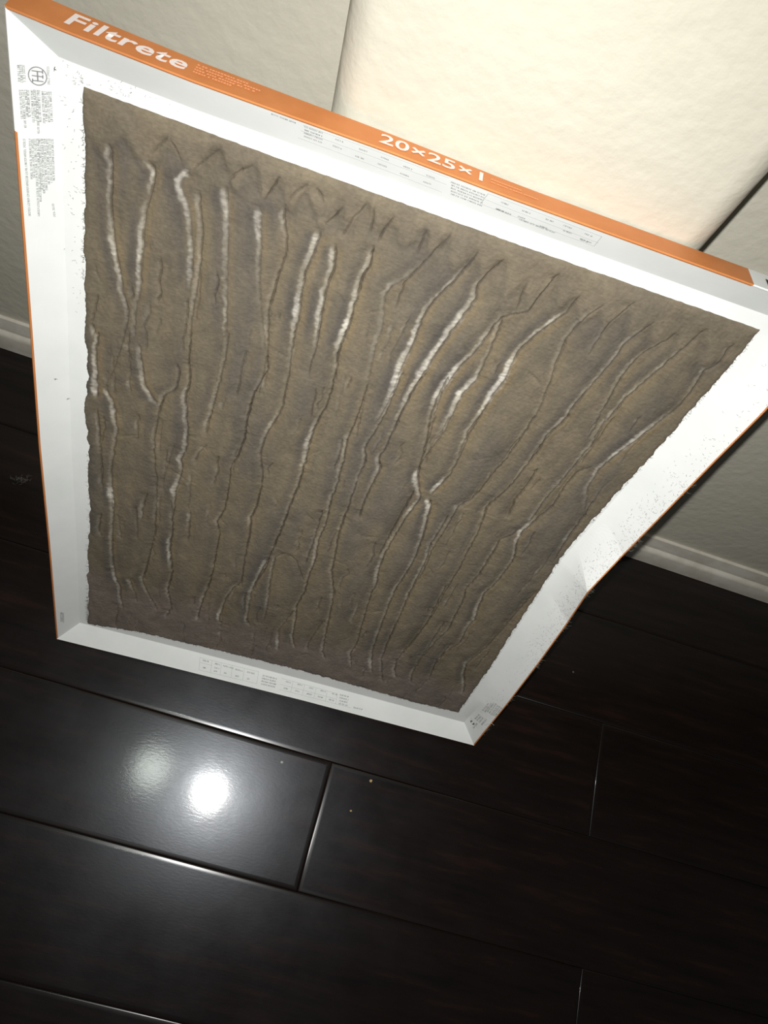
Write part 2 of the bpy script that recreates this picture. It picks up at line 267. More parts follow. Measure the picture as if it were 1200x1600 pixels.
def floor_wood():
    m, nt, b = mat('espresso_lacquered_wood', (0.006, 0.004, 0.0035), 0.33, 0.32)
    co = objcoord(nt)
    info = nt.nodes.new('ShaderNodeObjectInfo')
    sh = nt.nodes.new('ShaderNodeVectorMath'); sh.operation = 'ADD'
    comb = nt.nodes.new('ShaderNodeCombineXYZ')
    mul = nt.nodes.new('ShaderNodeMath'); mul.operation = 'MULTIPLY'; mul.inputs[1].default_value = 37.0
    nt.links.new(info.outputs['Random'], mul.inputs[0])
    nt.links.new(mul.outputs[0], comb.inputs[0]); nt.links.new(mul.outputs[0], comb.inputs[1])
    nt.links.new(co, sh.inputs[0]); nt.links.new(comb.outputs[0], sh.inputs[1])
    grain = noise(nt, sh.outputs[0], 9, 7, 0.65, (1.0, 9.0, 1.0))
    c = ramp(nt, grain, [(0.3, (0.0035, 0.002, 0.0018)), (0.55, (0.0085, 0.0045, 0.0034)), (0.75, (0.022, 0.0085, 0.0055))])
    nt.links.new(c, b.inputs['Base Color'])
    b.inputs['Specular Tint'].default_value = (0.86, 0.92, 1.0, 1)
    b.inputs['Coat Weight'].default_value = 0.55
    b.inputs['Coat Roughness'].default_value = 0.082
    b.inputs['Coat Tint'].default_value = (1, 1, 1, 1)
    rr = ramp(nt, noise(nt, sh.outputs[0], 14, 5, 0.6), [(0.3, (0.24,)*3), (0.7, (0.32,)*3)])
    nt.links.new(rr, b.inputs['Roughness'])
    fine = noise(nt, sh.outputs[0], 170, 4, 0.6, (1.0, 2.6, 1.0))
    bn = bump(nt, b, fine, 0.10, 0.0003)
    nt.links.new(bn.outputs['Normal'], b.inputs['Coat Normal'])
    return m

def card_white():
    m, nt, b = mat('white_coated_cardboard', (0.78, 0.80, 0.78), 0.6, 0.3)
    co = objcoord(nt)
    c = ramp(nt, noise(nt, co, 22, 5, 0.6), [(0.3, (0.74, 0.765, 0.745)), (0.65, (0.80, 0.82, 0.80))])
    nt.links.new(c, b.inputs['Base Color'])
    bump(nt, b, noise(nt, co, 300, 3), 0.06, 0.0003)
    return m

def card_orange():
    m, nt, b = mat('orange_printed_cardboard', (0.66, 0.2, 0.05), 0.5, 0.35)
    co = objcoord(nt)
    c = ramp(nt, noise(nt, co, 40, 4, 0.6), [(0.3, (0.50, 0.175, 0.05)), (0.7, (0.58, 0.215, 0.068))])
    nt.links.new(c, b.inputs['Base Color'])
    return m

def dust():
    m, nt, b = mat('matted_brown_dust', (0.2, 0.17, 0.13), 1.0, 0.05)
    at = nt.nodes.new('ShaderNodeAttribute'); at.attribute_name = 'dust_color'
    co = objcoord(nt)
    fib = noise(nt, co, 420, 4, 0.7, (0.6, 1.7, 1.0))          # fibres lie across the pleats
    clump = noise(nt, co, 45, 5, 0.65)
    f1 = ramp(nt, fib, [(0.28, (0.84,)*3), (0.72, (1.14,)*3)])
    f2 = ramp(nt, clump, [(0.3, (0.86, 0.86, 0.88)), (0.7, (1.12, 1.10, 1.06))])
    m1 = nt.nodes.new('ShaderNodeMix'); m1.data_type = 'RGBA'; m1.blend_type = 'MULTIPLY'; m1.inputs[0].default_value = 1
    m2 = nt.nodes.new('ShaderNodeMix'); m2.data_type = 'RGBA'; m2.blend_type = 'MULTIPLY'; m2.inputs[0].default_value = 1
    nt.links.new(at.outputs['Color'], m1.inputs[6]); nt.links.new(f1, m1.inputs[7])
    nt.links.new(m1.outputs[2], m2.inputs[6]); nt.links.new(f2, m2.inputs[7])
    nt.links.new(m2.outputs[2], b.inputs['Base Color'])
    ad = nt.nodes.new('ShaderNodeMath'); ad.operation = 'ADD'
    nt.links.new(fib, ad.inputs[0]); nt.links.new(clump, ad.inputs[1])
    bump(nt, b, ad.outputs[0], 0.45, 0.0008)
    return m

M_WALL, M_TRIM, M_WOOD = wall_paint(), trim_paint(), floor_wood()
M_WHITE, M_ORANGE, M_DUST = card_white(), card_orange(), dust()
M_SUB = mat('black_groove', (0.002, 0.0015, 0.0013), 0.8, 0.1)[0]
M_EDGE = mat('scuffed_plank_edge', (0.007, 0.0045, 0.0038), 0.24, 0.5)[0]
M_INK = mat('grey_print', (0.24, 0.25, 0.25), 0.6, 0.2)[0]
M_INKLIGHT = mat('pale_grey_print', (0.38, 0.40, 0.40), 0.6, 0.2)[0]
M_BLACK = mat('black_print', (0.03, 0.03, 0.032), 0.6, 0.2)[0]
M_WINK = mat('white_print', (0.78, 0.70, 0.66), 0.6, 0.2)[0]
M_PINK = mat('pale_orange_print', (0.80, 0.34, 0.16), 0.6, 0.2)[0]
M_LINT = mat('grey_lint', (0.13, 0.125, 0.11), 1.0, 0.05)[0]
M_PALE = mat('pale_lint', (0.5, 0.48, 0.45), 1.0, 0.05)[0]
M_CRUMB = mat('tan_crumb', (0.5, 0.36, 0.18), 0.8, 0.2)[0]
M_SCRIM = mat('white_filter_scrim', (0.7, 0.7, 0.67), 1.0, 0.1)[0]

# ------------------------------------------------------------------ floor: lacquered planks on a dark bed
X0, X1, Y0, YW, ZC = -2.0, 2.4, -1.65, 0.463, 2.4      # YW: face of the back wall
PW = 0.1384                                            # plank width
YL = 0.0730                                            # one long seam
GAP = 0.0004

def plank_mesh(length, width, h=0.012):
    """a board whose top edges ease over in a shallow worn bevel"""
    rings = [(0.0, -h), (0.0, -0.0009), (0.0004, -0.00054), (0.0015, -0.00033), (0.0026, -0.000175), (0.0037, -0.000065), (0.0048, 0.0)]
    v, f = [], []
    for e, z in rings:
        x, y = (length - GAP) / 2 - e, (width - GAP) / 2 - e
        v += [(-x, -y, z), (x, -y, z), (x, y, z), (-x, y, z)]
    for k in range(len(rings) - 1):
        for q in range(4):
            f.append((k*4 + q, k*4 + (q + 1) % 4, k*4 + 4 + (q + 1) % 4, k*4 + 4 + q))
    n = len(rings) * 4
    f += [(n - 4, n - 3, n - 2, n - 1), (3, 2, 1, 0)]
    me = mesh_of(v, f, 'plank')
    me.set_sharp_from_angle(angle=math.radians(35))
    for p in me.polygons:
        p.use_smooth = 4 <= p.index < len(f) - 2
    me.materials.append(M_WOOD)
    me.materials.append(M_EDGE)
    for p in me.polygons:
        if 8 <= p.index < 20:
            p.material_index = 1
    return me

fb = MB()
zb = -0.0125
c8 = [(X0, Y0), (X1, Y0), (X1, YW + 0.02), (X0, YW + 0.02)]
fb.v = [(x, y, zb) for x, y in c8] + [(x, y, zb - 0.02) for x, y in c8]
fb.f = [(0, 1, 2, 3), (7, 6, 5, 4), (0, 4, 5, 1), (1, 5, 6, 2), (2, 6, 7, 3), (3, 7, 4, 0)]
floor = link('floor', mesh_of(fb.v, fb.f, 'floor'), M_SUB, kind='structure')

rng = random.Random(5)
ENDS = {0: 0.1170, 1: 0.4450, -1: 0.4560, 2: -0.62, -2: -0.30}   # where a butt joint falls in each row
LEN = 0.905
cache = {}
row_lo = int(math.floor((Y0 - YL) / PW))
for row in range(row_lo, 4):
    ylo, yhi = YL + (row - 1) * PW, YL + row * PW
    yhi = min(yhi, YW - 0.004)
    if yhi - ylo < 0.02 or ylo < Y0 - 0.2:
        continue
    e = ENDS.get(row, rng.uniform(-0.4, 0.4))
    xs = [e + LEN * k for k in range(-5, 6)]
    xs = [x for x in xs if X0 < x < X1]
    xs = [X0] + xs + [X1]
    for a, b_ in zip(xs[:-1], xs[1:]):
        key = (round(b_ - a, 4), round(yhi - ylo, 4))
        if key not in cache:
            cache[key] = plank_mesh(*key)
        ob = bpy.data.objects.new('plank', cache[key])
        COL.objects.link(ob)
        ob.parent = floor
        ob.location = ((a + b_) / 2, (ylo + yhi) / 2, 0.0)
        cup = -0.35 if row == 1 else rng.uniform(-.12, .12)      # boards sit a hair out of level
        ob.rotation_euler = (math.radians(cup), math.radians(rng.uniform(-.02, .02)), 0)

# ------------------------------------------------------------------ walls
def slab(name, pts, z0, z1, m, smooth=False, cap=True, **props):
    """closed prism over an outline given anticlockwise from above"""
    n = len(pts)
    v = [(x, y, z0) for x, y in pts] + [(x, y, z1) for x, y in pts]
    f = [(i, (i + 1) % n, n + (i + 1) % n, n + i) for i in range(n)]
    if cap:
        f += [tuple(range(n, 2 * n)), tuple(range(n - 1, -1, -1))]
    me = mesh_of(v, f, name)
    ob = link(name, me, m, **props)
    if smooth:
        for p in me.polygons:
            p.use_smooth = abs(p.normal.z) < 0.5
        me.set_sharp_from_angle(angle=math.radians(30))
    return ob

slab('wall_back', [(X0, YW), (X1, YW), (X1, YW + 0.1), (X0, YW + 0.1)], 0.0, ZC, M_WALL, kind='structure')
PX0, PX1, PY, PR = -0.062, 0.183, 0.3645, 0.022        # the narrow chase that juts out, with bullnose corners
def arc(cx, cy, a0, a1, r, n=8):
    return [(cx + r * math.cos(math.radians(a0 + (a1 - a0) * i / n)), cy + r * math.sin(math.radians(a0 + (a1 - a0) * i / n))) for i in range(n + 1)]
pil = arc(PX0 + PR, PY + PR, 180, 270, PR) + arc(PX1 - PR, PY + PR, 270, 360, PR) + [(PX1, YW), (PX0, YW)]
slab('wall_chase', pil, 0.0, ZC, M_WALL, smooth=True, kind='structure')

# moulded baseboard: profile (distance out from the wall, height)
PROF = [(0.0, 0.062), (0.0045, 0.0625), (0.0052, 0.058), (0.0068, 0.048), (0.0072, 0.0445), (0.0060, 0.042), (0.0062, 0.0385),
        (0.0092, 0.0365), (0.0108, 0.0345), (0.0118, 0.031), (0.0122, 0.012), (0.0122, 0.0012), (0.0, 0.0012)]
def base_run(name, path, **props):
    """sweeps PROF along an outline; path items: (x, y, nx, ny) with n = outward mitre vector"""
    mb = MB()
    mb.grid([[(x + nx * d, y + ny * d, z) for d, z in PROF] for x, y, nx, ny in path])
    me = mb.mesh(name)
    ob = link(name, me, M_TRIM, **props)
    for p in me.polygons:
        p.use_smooth = True
    me.set_sharp_from_angle(angle=math.radians(25))
    return ob
base_run('baseboard_left', [(X0, YW, 0, -1), (PX0, YW, -1, -1)], kind='structure')
base_run('baseboard_right', [(PX1, YW, 1, -1), (X1, YW, 0, -1)], kind='structure')
base_run('baseboard_chase', [(PX0, YW - .0001, -1, -1), (PX0, PY, -1, -1), (PX1, PY, 1, -1), (PX1, YW - .0001, 1, -1)], kind='structure')

# ------------------------------------------------------------------ the air filter
W, H, T = 0.500, 0.627, 0.0195          # width, height, thickness
B1, B2, D = 0.0205, 0.033, 0.016        # sloping border, border to the media, depth of the slope
filt = bpy.data.objects.new('air_filter', None)
COL.objects.link(filt)
filt.empty_display_size = 0.1
UX, UY, UN = Vector((0.999564, 0.029521, 0.0)), Vector((-0.010215, 0.345872, 0.938226)), Vector((0.027698, -0.937817, 0.346023))
mw = Matrix((UX, UY, UN)).transposed().to_4x4()
filt.matrix_world = Matrix.Translation((-0.223630, 0.117508, 0.0078)) @ mw
filt['label'] = 'dust-clogged pleated furnace air filter in white and orange cardboard frame leaning on wall'
filt['category'] = 'air filter'

def ip(tab, x):
    return np.interp(x, [t[0] for t in tab], [t[1] for t in tab])

def place(u, v, w):
    """bent cardboard: the frame is bowed and its right edge is dented"""
    a, b_ = u / W, v / H
    du = ip(LEFTW, v) * (1 - a) + ip(RIGHTW, v) * a ** 2
    dv = ip(BOTW, u) * (1 - b_) ** 2 + ip(TOPW, u) * b_
    i = W - u
    dw = 0.0
    if -0.001 < i < 0.036:
        vc = 0.337 + i * 0.75
        s = v - vc
        k = max(0.0, 1 - s / 0.045) if s > 0 else max(0.0, 1 + s / 0.060)
        f = k * max(0.0, 1 - max(i, 0) / 0.030)
        dw, du = 0.0105 * f, du - 0.0065 * f
    return (u + du, v + dv, w + dw)

def rim(side, s, i, w):
    """point on a border: s along the edge, i inward from it, w out of the face"""
    if side == 'left':   return place(i, s, w)
    if side == 'right':  return place(W - i, s, w)
    if side == 'top':    return place(s, H - i, w)
    return place(s, i, w)

def slope(side, s, i):
    """depth of a border at distance i from its edge; the right one runs in one slope to the media except at its mitres"""
    std = -D * min(1.0, i / B1)
    if side != 'right':
        return std
    k = min(1.0, max(0.0, min(s, H - s) - 0.034) / 0.05)
    return std * (1 - k) - D * min(1.0, i / (B2 + 0.001)) * k

def on_bevel(side, s, t, lift=0.00025):
    L = math.hypot(B1, D)
    i = t * B1
    return rim(side, s, i + lift * D / L, slope(side, s, i) + lift * B1 / L)

LIP = [(0.0017, -0.0017 * D / B1 + 0.0001), (0.0007, -0.0003), (0.0, -0.0009)]
def swell(u, q):
    return (0.0050 - 0.0042 * min(1, u / 0.30)) * max(0.0, q - 0.0009) / (T - 0.0009)
panels, strips = {}, {}
N = 160
for side in ('left', 'right', 'top', 'bottom'):
    L = W if side in ('top', 'bottom') else H
    flip = side in ('right', 'top')
    prof = [(0.0016 + (B1 - 0.0016) * k / 5, -D * (0.0016 + (B1 - 0.0016) * k / 5) / B1) for k in range(6)]
    prof += [(B1 + (B2 + 0.001 - B1) * k / 3, -D) for k in (1, 2, 3)] + [(B2 + 0.009, -D)]
    mb = MB()
    crease = [0.337] if side == 'right' else []
    rows = []
    for i, w in prof:
        rows.append([rim(side, i + (L - 2 * i) * k / N, i, slope(side, i + (L - 2 * i) * k / N, i)) for k in range(N + 1)])
    mb.grid(rows)
    # the border folded over the back
    back = [(0.0, -T), (0.030, -T)]
    mb.grid([[rim(side, i + (L - 2 * i) * k / N, i, w) for k in range(N + 1)] for i, w in back])
    ob = link('frame_panel', mb.mesh('frame_panel'), M_WHITE, filt)
    panels[side] = ob
    # edge strip: orange print that wraps the thickness and just turns over the front edge
    mb = MB()
    prof = LIP + [(0.0, -0.004), (0.0, -0.008), (0.0, -0.012), (0.0, -T)]
    rows = []
    for i, w in prof:
        r = []
        for k in range(N + 1):
            s = i + (L - 2 * i) * k / N
            x, y, z = rim(side, s, i, w)
            if side == 'top' and w < -0.0005:           # the top side swells towards the back
                y += swell(s, -w)
            r.append((x, y, z))
        rows.append(r)
    def mi(i, j, side=side, L=L):
        s = L * (j + 0.5) / N
        if side == 'left' and s > 0.566: return 1
        if side == 'top' and s > 0.4385: return 1
        if side == 'bottom' and i == 0: return 1
        return 0
    mb.grid(rows, mi)
    strips[side] = link('edge_strip', mb.mesh('edge_strip'), [M_ORANGE, M_WHITE], filt, label='orange printed edge of the cardboard frame')

# clean scrim behind the pleats
mb = MB()
mb.grid([[place(u, v, -T + 0.0006) for u in np.linspace(0.028, W - 0.028, 12)] for v in np.linspace(0.028, H - 0.028, 12)])
link('backing_scrim', mb.mesh('backing_scrim'), M_SCRIM, filt)

# ---- the clogged pleats: one felted sheet with the folds pressed over
def vnoise(u, v, su, sv, seed):
    r = np.random.default_rng(seed)
    x, y = u * su, v * sv
    nx, ny = int(np.ceil(x.max())) + 3, int(np.ceil(y.max())) + 3
    lat = r.random((nx, ny))
    xi, yi = np.floor(x).astype(int), np.floor(y).astype(int)
    fx, fy = x - xi, y - yi
    fx, fy = fx * fx * (3 - 2 * fx), fy * fy * (3 - 2 * fy)
    return (lat[xi, yi] * (1 - fx) * (1 - fy) + lat[xi + 1, yi] * fx * (1 - fy) + lat[xi, yi + 1] * (1 - fx) * fy + lat[xi + 1, yi + 1] * fx * fy)

def sstep(a, b_, x):
    t = np.clip((x - a) / (b_ - a), 0, 1)
    return t * t * (3 - 2 * t)

NX, NY = 1000, 560
S, TT = np.meshgrid(np.linspace(0, 1, NX), np.linspace(0, 1, NY))
ob_l, ob_r = np.array(OUTLINE['left'])[::-1], np.array(OUTLINE['right'])[::-1]
ob_t, ob_b = np.array(OUTLINE['top']), np.array(OUTLINE['bottom'])
ug = 0.030 + S * 0.436
vb = np.interp(ug, ob_b[:, 0], ob_b[:, 1]) + 0.0016 * (vnoise(ug, ug * 0, 260, 1, 3) - 0.5) + 0.0012 * (vnoise(ug, ug * 0, 900, 1, 4) - 0.5)
vt = np.interp(ug, ob_t[:, 0], ob_t[:, 1]) + 0.0004 * (vnoise(ug, ug * 0, 300, 1, 5) - 0.5)
V = vb + TT * (vt - vb)
ul = np.interp(V, ob_l[:, 1], ob_l[:, 0]) + 0.0022 * (vnoise(V, V * 0, 120, 1, 6) - 0.5) + 0.0007 * (vnoise(V, V * 0, 800, 1, 7) - 0.5)
ur = np.interp(V, ob_r[:, 1], ob_r[:, 0]) + 0.0016 * (vnoise(V, V * 0, 200, 1, 8) - 0.5) + 0.0008 * (vnoise(V, V * 0, 800, 1, 9) - 0.5)
U = ul + S * (ur - ul)

mm = 0.001
rag = 1.5 * (vnoise(U, V, 330, 520, 51) - 0.5) + 1.1 * (vnoise(U, V, 140, 160, 52) - 0.5)
long_ = vnoise(U, V, 60, 45, 53)
clean = np.zeros_like(U); crackc = np.zeros_like(U); tan = np.zeros_like(U); grey = np.zeros_like(U)
Hh = np.zeros_like(U)
# besides the open folds, many short shallow wrinkles run along them
wr = np.random.default_rng(77)
WRINKLES = []
for q in range(150):
    u0, v0 = wr.uniform(0.04, 0.455), wr.uniform(0.06, 0.545)
    ln = wr.uniform(0.008, 0.05)
    n = 5
    row = [wr.uniform(0.10, 0.42)]
    drift = wr.normal(0, 0.05)
    for t in range(n):
        row += [(u0 + drift * ln * t / n + wr.normal(0, 0.0009)) * 1e4, (v0 - ln * t / (n - 1)) * 1e4, max(0.0, wr.normal(0.15, 0.18))]
    WRINKLES.append(row)
for q in range(26):                                     # faint cross creases, nearly level
    u0, v0 = wr.uniform(0.05, 0.43), wr.uniform(0.08, 0.56)
    row = [wr.uniform(0.12, 0.32)]
    du_, bow = wr.choice([-1, 1]) * wr.uniform(0.010, 0.022), wr.uniform(0.004, 0.012)
    for t in range(5):
        row += [(u0 + du_ * t / 4) * 1e4, (v0 - bow * (t / 4) ** 1.5 - 0.0005 * t) * 1e4, 0.0]
    WRINKLES.append(row)
for r_ in PLEATS + WRINKLES:
    k = r_[0]
    pu = np.array(r_[1::3]) * 1e-4; pv = np.array(r_[2::3]) * 1e-4; pb = np.array(r_[3::3])
    pv = np.minimum.accumulate(pv - np.arange(len(pv)) * 1e-6)
    pu, pv, pb = pu[::-1], pv[::-1], pb[::-1]
    # resample, slope, and a little wander
    vs = np.arange(pv[0], pv[-1], 0.001)
    if len(vs) < 3:
        continue
    us = np.interp(vs, pv, pu); bs = np.interp(vs, pv, pb)
    ker = np.array([1, 2, 3, 2, 1]) / 9.0
    if len(us) > 8:
        up = np.pad(us, 2, mode='edge'); us = np.convolve(up, ker, 'valid')
    wob = np.random.default_rng(int(pu[0] * 1e4) % 9973)
    us = us + np.convolve(wob.normal(0, 0.00045, len(us) + 4), ker, 'valid')
    sl = np.gradient(us, vs)
    r0, r1 = pv[0] - 0.003, pv[-1] + 0.003
    sel = (V > r0) & (V < r1) & (U > us.min() - 0.016) & (U < us.max() + 0.016)
    idx = np.nonzero(sel)
    if len(idx[0]) == 0:
        continue
    uu, vv = U[idx], V[idx]
    cs = 1 / np.sqrt(1 + np.clip(np.interp(vv, vs, sl), -1.5, 1.5) ** 2)
    s = (uu - np.interp(vv, vs, us)) * cs / mm
    end = sstep(-2, 5, (vv - pv[0]) / mm) * sstep(-2, 5, (pv[-1] - vv) / mm)
    b_ = np.interp(vv, vs, bs) * end
    kk = k * end
    rg = rag[idx]
    wid = (0.8 + 1.2 * b_) * (0.65 + 0.7 * long_[idx])
    cm = (0.58 + 0.34 * b_ ** 8) * b_ ** 1.8 * np.exp(-np.abs((s + 1.3 + 0.5 * b_ + rg) / wid) ** 3)
    clean[idx] = np.maximum(clean[idx], cm)
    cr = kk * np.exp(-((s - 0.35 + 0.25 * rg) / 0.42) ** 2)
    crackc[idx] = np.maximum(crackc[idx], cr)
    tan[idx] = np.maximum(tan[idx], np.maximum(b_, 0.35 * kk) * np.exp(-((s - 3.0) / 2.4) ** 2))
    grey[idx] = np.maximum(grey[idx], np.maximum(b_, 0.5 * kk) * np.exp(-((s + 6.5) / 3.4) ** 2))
    hh = 0.7 * b_ * np.exp(-((s + 1.4) / 1.8) ** 2) * mm                 # crest of the fold
    hh += -3.2 * kk * np.exp(-((s - 0.4) / 0.5) ** 2) * mm               # the open slit beside it
    hh += -2.6 * np.maximum(kk, b_ * .6) * np.exp(-((s - 0.5) / 5.2) ** 2) * mm   # sides roll into the slit
    hh += 1.0 * kk * np.where(s > 0.6, np.exp(-((s - 2.4) / 2.0) ** 2), 0) * mm
    Hh[idx] = np.where(np.abs(hh) > np.abs(Hh[idx]), hh, Hh[idx] * 0.65 + hh * 0.5)

# the felt bridges the folds along the top in a zigzag: flat above, dipping between the fold tips below
ZIG = np.array(ZIGZAG)
zu = np.linspace(0.02, 0.48, 900)
zv = np.convolve(np.pad(np.interp(zu, ZIG[:, 0], ZIG[:, 1]), 7, mode='edge'), np.hanning(17)[1:-1] / np.hanning(17)[1:-1].sum(), 'valid')
vz = np.interp(U, zu, zv) + 0.010 * (vnoise(U, V, 90, 60, 41) - 0.5) + 0.004 * (vnoise(U, V, 300, 200, 42) - 0.5)
n_big = vnoise(U, V, 55, 14, 11); n_mid = vnoise(U, V, 160, 90, 12); n_fine = vnoise(U, V, 700, 700, 13); n_str = vnoise(U, V, 130, 22, 14)
edge = np.minimum(np.minimum((U - ul), (ur - U)), np.minimum(V - vb, vt - V)) / mm
fade = sstep(0, 9, edge)
Wz = -0.0131 + Hh * (0.25 + 0.75 * fade) + (n_big - 0.5) * 0.0026 * fade + (n_mid - 0.5) * 0.0007 + (n_fine - 0.5) * 0.00035
Wz += fade * mm * (0.7 * sstep(-7, 7, (V - vz) / mm) - 0.7 * np.exp(-((V - vz) / mm + 5.0) ** 2 / 30.0))
Wz -= 0.0026 * np.exp(-edge / 1.6)
Wz = np.maximum(Wz, np.where(edge < 15, -0.0156, -0.0178))
Wz = np.where(edge < 0.05, -0.0162, Wz)

def lerp3(c, target, f):
    return c + (np.array(target) - c) * f[..., None]
colr = np.empty(U.shape + (3,)); colr[:] = (0.196, 0.166, 0.120)
colr = lerp3(colr, (0.225, 0.186, 0.130), sstep(0.45, 0.8, n_str) * 0.6)
colr = lerp3(colr, (0.145, 0.130, 0.110), sstep(0.45, 0.8, n_big) * 0.6)
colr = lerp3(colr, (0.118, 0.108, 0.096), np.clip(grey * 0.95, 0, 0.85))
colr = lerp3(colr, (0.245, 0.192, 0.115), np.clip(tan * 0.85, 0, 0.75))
# foot stain with a scalloped rim, painted paler to lift the dim lower felt
stain = sstep(0.030, -0.02, V - 0.120 - 0.05 * (vnoise(U, V, 28, 8, 21) - 0.5) - 0.02 * (vnoise(U, V, 110, 30, 22) - 0.5))
colr = lerp3(colr, (0.240, 0.202, 0.174), stain * 0.85)
# the flat felt above the fold tips is evenly coated; the soft pockets just under it are greyer
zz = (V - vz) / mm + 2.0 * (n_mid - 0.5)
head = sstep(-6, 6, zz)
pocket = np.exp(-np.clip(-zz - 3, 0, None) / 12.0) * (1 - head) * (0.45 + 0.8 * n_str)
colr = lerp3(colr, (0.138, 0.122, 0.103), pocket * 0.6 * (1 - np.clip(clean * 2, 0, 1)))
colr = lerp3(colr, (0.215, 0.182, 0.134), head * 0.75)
stroke = (0.45 + 0.9 * vnoise(U, V, 200, 750, 31)) * (0.6 + 0.7 * vnoise(U, V, 150, 90, 32))
colr = lerp3(colr, (0.78, 0.745, 0.66), np.clip(clean * stroke * 1.1, 0, 0.92))
colr = lerp3(colr, (0.050, 0.038, 0.027), np.clip(crackc * 0.85, 0, 0.8))  # shade of the slits painted into the colour, along with crevice dirt
colr *= (0.93 + 0.14 * n_fine)[..., None] * 0.72

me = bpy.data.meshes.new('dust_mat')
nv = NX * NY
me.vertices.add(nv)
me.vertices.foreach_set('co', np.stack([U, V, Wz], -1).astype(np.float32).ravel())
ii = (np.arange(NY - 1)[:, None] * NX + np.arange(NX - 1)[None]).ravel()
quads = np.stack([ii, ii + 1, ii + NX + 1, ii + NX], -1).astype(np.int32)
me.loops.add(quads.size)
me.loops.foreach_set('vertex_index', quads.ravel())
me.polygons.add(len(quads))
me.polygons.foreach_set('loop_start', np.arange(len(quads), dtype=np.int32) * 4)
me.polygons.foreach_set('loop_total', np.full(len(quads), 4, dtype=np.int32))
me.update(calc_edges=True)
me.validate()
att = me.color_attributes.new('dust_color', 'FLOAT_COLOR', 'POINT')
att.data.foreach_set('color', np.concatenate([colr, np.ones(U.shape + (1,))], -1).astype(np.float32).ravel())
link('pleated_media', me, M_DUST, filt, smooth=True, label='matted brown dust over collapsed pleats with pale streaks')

# ---- print on the cardboard
def glyph_run(mb, side, s0, t0, s1, t1, height, rnd, gap=0.22):
    """a line of fine print too small to read: short strokes grouped into words"""
    L = math.hypot(B1, D)
    ds, dt = s1 - s0, (t1 - t0) * L
    ln = math.hypot(ds, dt)
    ex, ey = ds / ln, dt / ln
    px, py = -ey, ex
    def P(a, b_):
        return on_bevel(side, s0 + ex * a + px * b_, t0 + (ey * a + py * b_) / L)
    def bar(a0, a1, b0, b1):
        mb.quad(P(a0, b0), P(a1, b0), P(a1, b1), P(a0, b1))
    x = 0.0
    word = rnd.randint(3, 8)
    gw = height * 0.62
    h = height / 2
    while x + gw * 0.8 < ln + 1e-6:
        st = gw * 0.32
        kind = rnd.randint(0, 4)
        if kind in (0, 1, 3): bar(x, x + st, -h, h)
        if kind in (0, 2): bar(x + gw * 0.72 - st, x + gw * 0.72, -h, h)
        if kind in (1, 3, 4): bar(x, x + gw * 0.72, h - st, h)
        if kind in (0, 3, 4): bar(x, x + gw * 0.72, -st / 2, st / 2)
        if kind in (1, 2, 4): bar(x, x + gw * 0.72, -h, -h + st)
        x += gw
        word -= 1
        if word == 0:
            x += gw * 0.7
            word = rnd.randint(3, 8)

def rule(mb, side, s0, t0, s1, t1, wd=0.00028):
    L = math.hypot(B1, D)
    ds, dt = s1 - s0, (t1 - t0) * L
    ln = math.hypot(ds, dt); px, py = -dt / ln * wd / 2, ds / ln * wd / 2
    n = max(1, int(ln / 0.02))
    for k in range(n):
        a0, a1 = k / n, (k + 1) / n
        q = []
        for a, sg in ((a0, -1), (a1, -1), (a1, 1), (a0, 1)):
            q.append(on_bevel(side, s0 + ds * a + sg * px, t0 + (t1 - t0) * a + sg * py / L))
        mb.quad(*q)

def up_facing(me):
    """turn every flat mark so it faces out of the frame"""
    me.update()
    fl = [p.index for p in me.polygons if p.normal.z < 0]
    if fl:
        bm = bmesh.new(); bm.from_mesh(me); bm.faces.ensure_lookup_table()
        bmesh.ops.reverse_faces(bm, faces=[bm.faces[i] for i in fl])
        bm.to_mesh(me); bm.free()
    return me

rnd = random.Random(2)
SIZE = {'left': 0.00125, 'top': 0.0013, 'bottom': 0.0017, 'right': 0.0019}
for side in ('left', 'top', 'bottom', 'right'):
    mb = MB()
    for q in MARKS[side]:
        glyph_run(mb, side, *q[:4], SIZE[side], rnd)
    link('fine_print', up_facing(mb.mesh('fine_print')), M_INK, panels[side], kind='stuff', label='lines of tiny grey print')
for side, key, cut in (('top', 'top_lines', 0.265), ('bottom', 'bottom_lines', 0.236)):
    for half in (0, 1):
        mb = MB()
        for q in MARKS[key]:
            if (q[0] + q[2] > 2 * cut) == bool(half):
                rule(mb, side, *q[:4])
        link('table_rules', up_facing(mb.mesh('table_rules')), M_INKLIGHT, panels[side], kind='stuff', label='thin grey ruled table lines')

# round listing mark and its three strokes
mb = MB()
L = math.hypot(B1, D)
def disc_pt(side, cs, ct, r, a):
    return on_bevel(side, cs + r * math.cos(a), ct + r * math.sin(a) / L)
cs, ct = 0.5950, 0.56
for k in range(28):
    a0, a1 = 2 * math.pi * k / 28, 2 * math.pi * (k + 1) / 28
    mb.quad(disc_pt('left', cs, ct, 0.0050, a0), disc_pt('left', cs, ct, 0.0050, a1), disc_pt('left', cs, ct, 0.0044, a1), disc_pt('left', cs, ct, 0.0044, a0))
def lbar(s0, s1, y0, y1):
    mb.quad(*[on_bevel('left', cs + a, ct + b_ / L) for a, b_ in ((s0, y0), (s1, y0), (s1, y1), (s0, y1))])
for s in (0.0025, 0.0, -0.0025):                        # letter-like strokes stacked inside the ring
    lbar(s - 0.0003, s + 0.0003, -0.003, 0.003)
    lbar(s - 0.001, s + 0.001, 0.0024 if s >= 0 else -0.003, 0.003 if s >= 0 else -0.0024)
lbar(-0.0025, 0.0025, -0.0004, 0.0004)
link('listing_mark', up_facing(mb.mesh('listing_mark')), M_INK, panels['left'], label='round grey certification mark')

